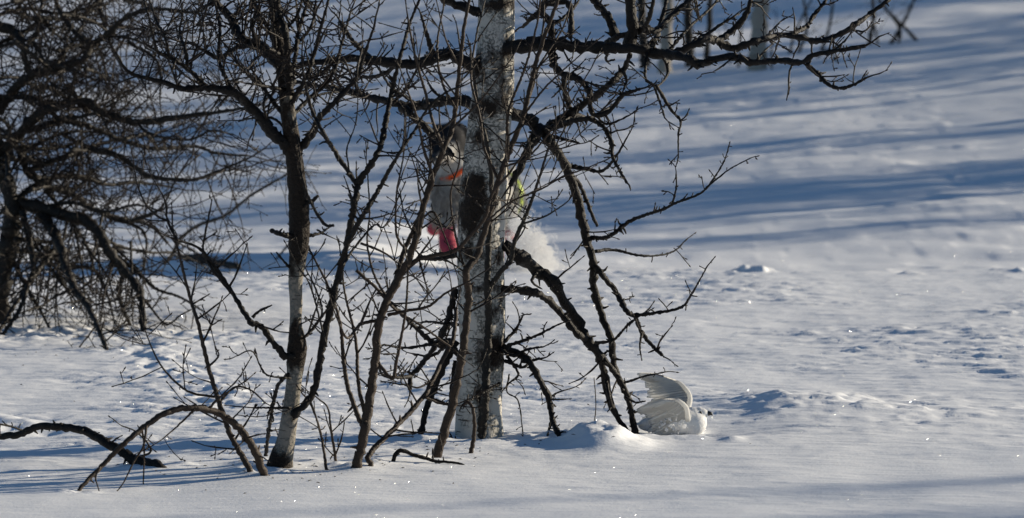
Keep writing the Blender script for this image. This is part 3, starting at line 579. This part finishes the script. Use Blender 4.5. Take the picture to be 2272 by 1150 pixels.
def grove_birch(seed):
    r = random.Random(seed); hh = r.uniform(4.6, 6.2); t = Col(); c = Col(); b0 = Vector((0, 0, -.1)); pts = []; rad = []
    lean = Vector((r.uniform(-.08, .08), r.uniform(-.08, .08), 0)); R0 = r.uniform(.055, .10)
    for i in range(15):
        f = i/14; pts.append(Vector((0, 0, -.1+hh*f))+lean*hh*f*f+Vector((.05*math.sin(5*f+seed), .05*math.cos(4*f+seed), 0))); rad.append(R0*(1-f*.85)+.006)
    t.tube(pts, rad, 9, .05, r=r)
    for k in range(44):
        f = r.uniform(.22, .97); i = min(13, int(f*14)); p = pts[i]; a = r.uniform(0, 6.283); s = Vector((math.cos(a), math.sin(a), r.uniform(.1, .8)))
        twig(c, p, s, (1.7*(1-f)+.5)*r.uniform(.6, 1.1), .020*(1-f)+.008, .012, .13, 0, r, .5, False, .0045)
    return t, c
GV = []
for s in (1, 2, 3):
    t, c = grove_birch(s); GV.append((t, c))
def place_grove():
    protos = []; r = random.Random(77); u = Vector((math.sin(SUN_AZ), math.cos(SUN_AZ), 0)); nrm = Vector((-u.y, u.x, 0)); k = 0
    spots = []
    q = 24.5
    while q < 80:                                  # rows of trees on the sunny side of the clearing
        spots.append((q, r.uniform(0, 9))); q += r.choice((.5, .7, .9, 1.2, 2.2))
    q = 36.0
    while q < 76: spots.append((q, r.uniform(3, 16))); q += r.choice((.6, .9, 1.3))
    spots += [(10.2, 15), (10.9, 18), (11.4, 14), (11.9, 17), (12.2, 19), (9.6, 14), (8.9, 17), (11.6, 22)]
    for (q, t) in spots:
        if 41.6 < q < 44.6: continue
        t0 = 0.0
        while True:
            p = nrm*q+u*t0
            if p.x > 0.14*p.y+2.2: break
            t0 += .5
        p = nrm*q+u*(t0+t)
        v = k % 3; o = empty('birch_tree', (p.x, p.y, gz(p.x, p.y))); tag(o, 'bare birch in the grove right of the clearing, outside the view', 'tree', 'birches of the grove to the right')
        if len(protos) < 3:
            o0 = empty('tmp'); a = GV[v][0].build('trunk', 'far_bark', o0); b = GV[v][1].build('crown', 'twig_bark', o0)
            a.parent = o; b.parent = o; protos.append((a, b)); bpy.data.objects.remove(o0)
        else:
            for src in protos[v]:
                cc = src.copy(); C.objects.link(cc); cc.parent = o
        o.rotation_euler.z = r.uniform(0, 6.28); sc = r.uniform(.8, 1.15); o.scale = (sc, sc, sc); k += 1
place_grove()

# ------------------------------------------------------------------ animals
def plain(name, col, rough=0.8, var=0.0, spec=0.2, trans=0.0):
    n = NT(name)
    if var:
        c = n.mix(n.noise(n.coord(), 60, 3), tuple(q*(1-var) for q in col), col); n.l(c, n.b.inputs['Base Color'])
    else: n.b.inputs['Base Color'].default_value = (*col, 1)
    n.b.inputs['Roughness'].default_value = rough; n.b.inputs['Specular IOR Level'].default_value = spec
    if trans:
        t = n.n('BsdfTranslucent'); t.inputs[0].default_value = (*col, 1); mx = n.n('MixShader'); mx.inputs[0].default_value = trans
        n.l(n.b.outputs[0], mx.inputs[1]); n.l(t.outputs[0], mx.inputs[2]); n.l(mx.outputs[0], n.o.inputs['Surface'])
def vcol_mat(name, bs=0.004, sc=90, stretch=(1, 1, 1)):
    n = NT(name); at = n.n('Attribute', attribute_name='tint'); nz = n.noise(n.coord(stretch), sc, 3, 0.65)
    c = n.n('MixRGB', blend_type='MULTIPLY'); c.inputs[0].default_value = 0.35; n.l(at.outputs['Color'], c.inputs[1]); n.l(nz, c.inputs[2])
    n.l(c.outputs[0], n.b.inputs['Base Color']); n.b.inputs['Roughness'].default_value = 0.85; n.b.inputs['Specular IOR Level'].default_value = 0.15
    n.l(n.bump(nz, 0.6, bs), n.b.inputs['Normal'])
vcol_mat('plumage', 0.003, 110); vcol_mat('fur', 0.006, 60, (1, 1, .45))
plain('feather', (0.88, 0.87, 0.84), 0.7, .05, .15, .5); plain('feather_shaft', (0.55, 0.52, 0.48), .6); plain('black_horn', (0.012, 0.011, 0.011), .3, 0, .5)
plain('pink_boot', (0.42, 0.055, 0.085), .7, .15); plain('orange_collar', (0.75, 0.10, 0.02), .5); plain('neon_vest', (0.42, 0.52, 0.10), .6, .1); plain('loose_snow', (0.9, 0.9, 0.9), .8, 0, .1, .5); plain('fur_white', (0.48, 0.46, 0.43), .8, .2, .1, .25); plain('fur_black', (0.03, 0.03, 0.034), .7, .2)

def ball(c, col, cen, rad, rot=None, n=10):
    v = []; b = col.n
    for i in range(n+1):
        th = math.pi*i/n
        for k in range(2*n):
            ph = math.pi*k/n; p = Vector((math.sin(th)*math.cos(ph)*rad[0], math.sin(th)*math.sin(ph)*rad[1], math.cos(th)*rad[2]))
            if rot is not None: p = rot@p
            v.append(tuple(p+Vector(cen)))
    col.v.append(np.array(v)); m = 2*n
    for i in range(n):
        for k in range(m): col.f.append((b+i*m+k, b+(i+1)*m+k, b+(i+1)*m+(k+1) % m, b+i*m+(k+1) % m))
    col.n += len(v)
def chain(col, pts, rad, sides=12):
    q = crom([(*p, r) for p, r in zip(pts, rad)], 0.012); col.tube(q[:, :3], q[:, 3], sides)
    for p, r in ((pts[0], rad[0]), (pts[-1], rad[-1])): ball(None, col, p, (r, r, r), n=8)
def fuse(col, voxel, smooth=4):
    me = bpy.data.meshes.new('tmp'); me.from_pydata(np.concatenate(col.v).tolist(), [], col.f); o = link(bpy.data.objects.new('tmp', me))
    m = o.modifiers.new('r', 'REMESH'); m.mode = 'VOXEL'; m.voxel_size = voxel
    s = o.modifiers.new('s', 'SMOOTH'); s.iterations = smooth; s.factor = 0.5
    dg = bpy.context.evaluated_depsgraph_get(); dg.update(); out = bpy.data.meshes.new_from_object(o.evaluated_get(dg)); bpy.data.objects.remove(o)
    out.polygons.foreach_set('use_smooth', np.ones(len(out.polygons), dtype=bool)); return out
def tint(me, fn):
    n = len(me.vertices); co = np.empty(n*3); me.vertices.foreach_get('co', co); co = co.reshape(-1, 3)
    c = fn(co); at = me.color_attributes.new('tint', 'FLOAT_COLOR', 'POINT'); at.data.foreach_set('color', np.concatenate([c, np.ones((n, 1))], 1).astype(np.float32).ravel())
def mixc(a, b, f): return a*(1-f[:, None])+b*f[:, None]

# ---- the white bird, bursting out of the snow towards the right
def bird():
    g = G(1500, 958); Yb = g.y+.02; k = 1/ppm(Yb)
    def L(px, py, dy=0.0): p = P(px, py, Yb); return Vector(((px-1500)*k, dy, p.z-g.z))
    root = empty('white_bird', (P(1500, 958, Yb).x, Yb, g.z)); tag(root, 'white grouse-like bird with raised wings bursting out of the snow', 'bird')
    c = Col(); tilt = Matrix.Rotation(math.radians(-6), 3, 'Y')
    ball(None, c, L(1497, 935), (.098, .062, .046), tilt, 16)              # body
    ball(None, c, L(1535, 938), (.050, .052, .046), None, 12)              # breast
    ball(None, c, L(1455, 940), (.060, .042, .026), tilt, 12)              # rump
    chain(c, [L(1536, 930), L(1545, 925), L(1551, 919)], [.040, .028, .023])  # neck
    ball(None, c, L(1554, 917.5), (.0265, .0200, .0185), None, 12)         # head
    ball(None, c, L(1563, 919), (.016, .0125, .0120), None, 10)            # face
    me = fuse(c, .0035, 5); tint(me, lambda co: mixc(np.array([[.88, .875, .86]]), np.array([[.78, .78, .79]]), ss(.0, .5, fbm(co[:, 0]*60, co[:, 2]*90, 2, 5))))
    me.materials.append(M['plumage']); link(bpy.data.objects.new('body', me), root)
    off = Vector(root.location)
    def part(col, name, mat, par=root):
        for q in range(len(col.v)): col.v[q] = np.asarray(col.v[q], float)+np.array(off)
        o = col.build(name, mat, root if par is root else par)
        return o
    bk = Col(); chain(bk, [L(1567, 918), L(1573, 917.5), L(1578, 918.5), L(1580, 921)], [.0092, .0085, .006, .0024], 10); part(bk, 'beak', 'black_horn')
    for sgn in (-1, 1):
        e = Col(); ball(None, e, L(1553.5, 916)+Vector((0, sgn*.0205, .001)), (.0056, .0036, .0056), None, 8); part(e, 'eye', 'black_horn')
    tl = Col()
    for i in range(7):
        a = (i-3)*.13; s = L(1442, 942)+Vector((0, (i-3)*.006, .004)); feather(tl, s, Vector((-math.cos(a), math.sin(a)*1.0, .05)), Vector((0, 0, 1)), .055, .013)
    part(tl, 'tail', 'feather')
    # wings: arm bones as a padded leading edge, coverts, and separate flight feathers
    def wing(sh, el, wr, tip, side):
        a = Col(); chain(a, [sh, el, wr, wr.lerp(tip, .35)], [.011, .008, .006, .003]); arm = part(a, 'wing', 'feather')
        arm['org'] = tuple(root.location)
        arc = crom([tuple(sh)+(0,), tuple(el)+(0,), tuple(wr)+(0,), tuple(tip)+(0,)], .004)[:, :3]
        return arm, arc
    def flight(arm, arc, spec):
        for (f, d, ln, wd, up) in spec:
            p = Vector(arc[min(len(arc)-1, int(f*(len(arc)-1)))]); fc = Col(); feather(fc, p, d, up, ln, wd)
            for q in range(len(fc.v)): fc.v[q] = np.asarray(fc.v[q])+np.array(off)
            fc.build('feather', 'feather', arm)
    def fan(arc_pts, n, a0, a1, l0, l1, dy, cov):
        arm, arc = wing(*arc_pts, 1); sp = []; rj = random.Random(n+int(a0))
        for i in range(n):
            f = i/(n-1); ang = math.radians(a0+(a1-a0)*f+rj.uniform(-1.2, 1.2)); sp.append((.05+.95*f, Vector((math.cos(ang), dy*(1-.5*f), math.sin(ang))), (l0+(l1-l0)*f)*rj.uniform(.93, 1.05), .0185, Vector((.15, -1, .25))))
        for i in range(n-4):
            f = i/(n-5); ang = math.radians(a0+8+(a1-a0-4)*f); sp.append((.03+.92*f, Vector((math.cos(ang), dy*.8-.04, math.sin(ang))), cov, .021, Vector((.15, -1, .25))))
        flight(arm, arc, sp)
    # far wing, lifted high with the primaries swept back to the left
    fan((L(1524, 918, .04), L(1532, 884, .06), L(1512, 856, .085), L(1474, 843, .10)), 22, 199, 173, .165, .088, .16, .062)
    # near wing, hanging lower with its broad feathers turned to the camera
    fan((L(1524, 928, -.05), L(1520, 900, -.065), L(1502, 884, -.075), L(1478, 882, -.08)), 22, 213, 199, .150, .108, -.08, .062)
    return root, L
def feather(col, p, d, up, ln, wd):
    d = d.normalized(); s = d.cross(up).normalized(); u = s.cross(d).normalized(); b = col.n; n = 7; v = []
    prof = (.35, .75, .95, 1.0, .95, .75, .35)
    for i in range(n):
        f = i/(n-1); c = p+d*ln*f-u*ln*.10*f*f; hw = wd*.5*prof[i]
        v += [c-s*hw-u*.0010, c+u*.0009, c+s*hw-u*.0010, c-u*.0014]
    col.v.append(np.array([tuple(q) for q in v])); col.n += len(v)
    for i in range(n-1):
        for k in range(4): col.f.append((b+i*4+k, b+i*4+(k+1) % 4, b+(i+1)*4+(k+1) % 4, b+(i+1)*4+k))
    col.f.append((b, b+3, b+2, b+1)); e = b+(n-1)*4; col.f.append((e, e+1, e+2, e+3))
birdo, BL = bird()

def octa(col, p, r, rr):
    b = col.n; q = [Vector((1, 0, 0)), Vector((-1, 0, 0)), Vector((0, 1, 0)), Vector((0, -1, 0)), Vector((0, 0, 1)), Vector((0, 0, -1))]
    e = Matrix.Rotation(rr.uniform(0, 6.28), 3, rv(rr)); col.v.append(np.array([tuple(Vector(p)+e@(t*r*rr.uniform(.7, 1.3))) for t in q])); col.n += 6
    for a, c2, d in ((0, 2, 4), (2, 1, 4), (1, 3, 4), (3, 0, 4), (2, 0, 5), (1, 2, 5), (3, 1, 5), (0, 3, 5)): col.f.append((b+a, b+c2, b+d))
r = random.Random(9); c = Col()
for i in range(60):
    px = r.gauss(1492, 22); py = r.gauss(935, 16); Y = birdo.location.y-r.uniform(.06, .12)
    octa(c, P(px, min(py, 962), Y), r.choice((.001, .0012, .0016, .002)), r)
for i in range(16):
    px = r.gauss(1485, 20); octa(c, P(px, r.uniform(930, 955), birdo.location.y-r.uniform(.06, .09)), r.uniform(.004, .009), r)
o = c.build('kicked_up_snow', 'loose_snow', None, smooth=False, kind='stuff'); o['label'] = 'loose snow crumbs flying around the white bird'; o['category'] = 'snow'

# ---- the dog leaping through the snow behind the large birch
def dog():
    Yd = 24.45; k = 1/ppm(Yd); z0 = P(1040, 600, Yd).z
    root = empty('dog', (P(1040, 600, Yd).x, Yd, z0)); tag(root, 'black and white long-haired dog in pink boots leaping behind the large birch', 'dog')
    def L(px, py, dy=0.0):
        p = P(px, py, Yd+dy); return p-Vector(root.location)
    c = Col()
    # trunk of the body: chest towards the camera on the left, rump behind on the right
    chain(c, [L(1002, 415, -.02), L(1020, 418, .12), L(1050, 420, .30), L(1082, 425, .48), L(1108, 432, .60)], [.120, .145, .135, .115, .115], 16)
    ball(None, c, L(1000, 432, -.06), (.105, .10, .135)); ball(None, c, L(1098, 445, .58), (.12, .13, .13))
    chain(c, [L(1002, 405, -.03), L(1004, 375, -.08), L(1002, 345, -.12)], [.115, .095, .085], 14)               # neck
    ball(None, c, L(1000, 315, -.15), (.078, .085, .082), None, 12); ball(None, c, L(994, 296, -.14), (.060, .070, .055))     # skull
    chain(c, [L(992, 328, -.20), L(980, 340, -.25), L(966, 350, -.29)], [.056, .046, .036], 12)                # muzzle
    ball(None, c, L(990, 352, -.20), (.045, .05, .03))                                                       # lower jaw
    chain(c, [L(972, 285, -.13), L(964, 300, -.13), L(964, 322, -.14), L(968, 338, -.15)], [.026, .034, .034, .020], 10)   # ears
    chain(c, [L(1020, 283, -.10), L(1032, 300, -.10), L(1034, 326, -.12), L(1028, 344, -.13)], [.026, .036, .036, .020], 10)
    chain(c, [L(982, 440, -.05), L(975, 468, -.12), L(970, 482, -.10), L(968, 498, -.03)], [.062, .044, .034, .030], 12)    # fore legs
    chain(c, [L(1015, 440, -.05), L(996, 478, -.14), L(990, 500, -.16), L(992, 540, -.16)], [.062, .044, .034, .032], 12)
    chain(c, [L(1090, 455, .55), L(1098, 490, .50), L(1104, 520, .62), L(1100, 560, .60)], [.085, .060, .036, .030], 12)  # hind legs
    chain(c, [L(1116, 455, .58), L(1126, 482, .50), L(1130, 505, .58), L(1128, 530, .54)], [.085, .058, .038, .032], 12)
    chain(c, [L(1112, 415, .70), L(1126, 392, .85), L(1140, 370, .98)], [.035, .026, .012], 10)                  # tail
    me = fuse(c, .009, 4); hp = L(1000, 315, -.15); bl = L(988, 325, -.24); mz = L(982, 340, -.25)
    def colf(co):
        W = np.array([[.54, .52, .48]]); K = np.array([[.014, .014, .017]]); Gy = np.array([[.26, .26, .27]]); Tn = np.array([[.42, .30, .20]])
        sp = fbm(co[:, 0]*22, co[:, 2]*16, 3, 81); out = mixc(W, Gy, ss(.05, .5, sp)*.8)
        hd = ss(mz.z-.03, mz.z+.03, co[:, 2])*ss(.35, .05, co[:, 1]); out = mixc(out, K, np.clip(hd*1.2, 0, 1)*(1-.35*ss(.2, .5, sp)))
        ear = np.maximum(ss(.045, .075, co[:, 0]-hp.x), ss(.045, .07, hp.x-co[:, 0]))*ss(mz.z-.05, mz.z+.02, co[:, 2])*ss(.3, .1, co[:, 1]); out = mixc(out, K, ear)
        blz = np.exp(-((co[:, 0]-bl.x-.03)**2+(co[:, 2]-bl.z+.01)**2)/.0008); out = mixc(out, W, np.clip(blz*1.3, 0, 1))
        mm = np.exp(-((co[:, 0]-mz.x-.03)**2+(co[:, 2]-mz.z+.05)**2)/.0016)*.9; out = mixc(out, W*.6+Tn*.4, mm)
        lg = ss(-.02+L(980, 440).z, -.08+L(980, 440).z, co[:, 2])*ss(.3, .1, co[:, 1]); out = mixc(out, Gy*.4, lg*ss(-.1, .3, sp)*.9)
        return out
    tint(me, lambda co: colf(co)*.9); me.materials.append(M['fur']); link(bpy.data.objects.new('body', me), root); off = Vector(root.location)
    def part(col, name, mat, kind=None):
        for q in range(len(col.v)): col.v[q] = np.asarray(col.v[q], float)+np.array(off)
        return col.build(name, mat, root, kind=kind)
    e = Col(); ball(None, e, L(963.5, 351, -.325), (.022, .018, .018)); part(e, 'nose', 'black_horn')
    for px in (985, 1008):
        e = Col(); ball(None, e, L(px, 314, -.222), (.011, .009, .011), None, 8); part(e, 'eye', 'black_horn')
    # collar: a strap round the neck, vest strap over the back
    def hoop(cen, ax, rx, ry, w, t):
        q = Col(); ax = ax.normalized(); a = ax.cross(Vector((0, 0, 1))).normalized(); b = a.cross(ax).normalized(); v = []; m = 36
        for i in range(m):
            th = 2*math.pi*i/m; d = a*math.cos(th)*rx+b*math.sin(th)*ry; dn = d.normalized()
            for s, o_ in ((-.5, 0), (.5, 0), (.5, t), (-.5, t)): v.append(tuple(cen+d+dn*o_+ax*w*s))
        q.v = [np.array(v)]; q.n = len(v)
        for i in range(m):
            for s in range(4): q.f.append((i*4+s, i*4+(s+1) % 4, ((i+1) % m)*4+(s+1) % 4, ((i+1) % m)*4+s))
        return q
    part(hoop(L(1009, 372, -.085), Vector((-.45, -.35, .80)), .090, .100, .024, .006), 'collar', 'orange_collar')
    for (x, y, dy, rx, ry) in ((1030, 419, .18, .150, .152), (1066, 421, .39, .134, .136), (1108, 437, .59, .128, .140)):
        part(hoop(L(x, y, dy), Vector((.45, 1, 0)), rx, ry, .034, .006), 'vest_strap', 'neon_vest')
    for pts, rad in (([L(968.5, 494, -.04), L(967, 503, -.02), L(962, 508, -.03)], [.040, .043, .036]), ([L(991, 512, -.16), L(992, 535, -.16), L(996, 550, -.19)], [.038, .046, .050]),
                     ([L(1102, 545, .60), L(1100, 565, .58), L(1096, 575, .55)], [.036, .044, .040]), ([L(1130, 500, .58), L(1130, 522, .54), L(1128, 532, .50)], [.040, .046, .042])):
        q = Col(); chain(q, pts, rad, 14); part(q, 'boot', 'pink_boot')
    rr = random.Random(4)
    def tufts(name, mat, a, b, n, ln, rad, down):
        q = Col()
        for i in range(n):
            p = a.lerp(b, rr.random())+rv(rr)*rad; p.y = min(p.y, a.y-rad*.3); d = (Vector((rr.gauss(0, .35), rr.gauss(-.2, .3), -1)) if down else rv(rr)).normalized(); l = ln*rr.uniform(.5, 1.2)
            s = d.cross(rv(rr)).normalized()*.004; t = d.cross(s).normalized()*.0015; bb = q.n
            q.v.append(np.array([tuple(p-s), tuple(p+s), tuple(p+t*2), tuple(p+d*l)])); q.n += 4; q.f += [(bb, bb+1, bb+3), (bb+1, bb+2, bb+3), (bb+2, bb, bb+3)]
        part(q, name, mat, 'stuff')
    tufts('chest_hair', 'fur_white', L(1000, 400, -.10), L(1000, 470, -.12), 700, .085, .10, True)
    tufts('leg_hair', 'fur_white', L(978, 455, -.09), L(970, 490, -.08), 130, .05, .045, True)
    tufts('ear_hair', 'fur_black', L(966, 300, -.13), L(966, 338, -.15), 160, .05, .032, True); tufts('ear_hair', 'fur_black', L(1032, 300, -.11), L(1030, 344, -.13), 160, .05, .034, True)
    tufts('flank_hair', 'fur_white', L(1110, 400, .60), L(1128, 470, .58), 420, .07, .11, True)
dog()

# ---- powder thrown up behind the dog
def spray():
    r = random.Random(21); c = Col()
    def put(px, py, Y, s): octa(c, P(px, py, Y), s, r)
    for i in range(12000):
        t = r.random()**.7; h = 600-150*(1-t)*r.random()**.8; sp = 26+40*t
        x = 1178-22*(1-t)+r.gauss(0, sp*.55); put(x, h+r.gauss(0, 6), 24.2+r.gauss(0, .22), r.choice((.0016, .0022, .003, .004)))
    for (cx, cy, rd, n) in ((1190, 535, 24, 1300), (1208, 560, 20, 1000), (1172, 560, 30, 1600), (1215, 582, 18, 700), (1150, 500, 22, 900), (1160, 585, 36, 1500), (1090, 585, 40, 900), (1010, 592, 40, 900)):
        for i in range(n):
            a = r.uniform(0, 6.283); q = rd*r.random()**.6; put(cx+q*math.cos(a), cy+q*math.sin(a)*.8, 24.2+r.gauss(0, .12), r.choice((.0016, .0022, .003, .0042)))
    o = c.build('powder_spray', 'loose_snow', None, smooth=False, kind='stuff'); o['label'] = 'cloud of powder snow thrown up behind the leaping dog'; o['category'] = 'snow'
spray()

# ---- bark flakes and bud scales fallen on the snow
def debris():
    r = random.Random(33); c = Col(); spots = [(300, 745, 90, 18, 50), (150, 800, 120, 30, 18), (640, 1045, 90, 22, 30), (830, 1040, 90, 18, 24), (1060, 995, 80, 18, 24), (420, 1030, 130, 26, 24), (1330, 960, 60, 12, 10), (1550, 900, 200, 60, 8), (480, 770, 60, 20, 14)]
    for (cx, cy, sx, sy, n) in spots:
        for i in range(n):
            g = G(min(max(r.gauss(cx, sx), -30), 2290), max(640, r.gauss(cy, sy))); b = c.n; a = r.uniform(0, 6.28); l = r.uniform(.0025, .009); w_ = l*r.uniform(.25, .6)
            u = Vector((math.cos(a), math.sin(a), r.uniform(-.2, .3))); v = Vector((-math.sin(a), math.cos(a), 0)); up = Vector((0, 0, .0016)); g = g+Vector((0, 0, .001))
            c.v.append(np.array([tuple(g-u*l), tuple(g+v*w_), tuple(g+u*l), tuple(g-v*w_), tuple(g+up*1.6)])); c.n += 5
            c.f += [(b, b+3, b+2, b+1), (b, b+1, b+4), (b+1, b+2, b+4), (b+2, b+3, b+4), (b+3, b, b+4)]
    o = c.build('bark_flakes', 'twig_bark', None, smooth=False, kind='stuff'); o['label'] = 'tiny dark bark flakes scattered on the snow'; o['category'] = 'debris'
debris()
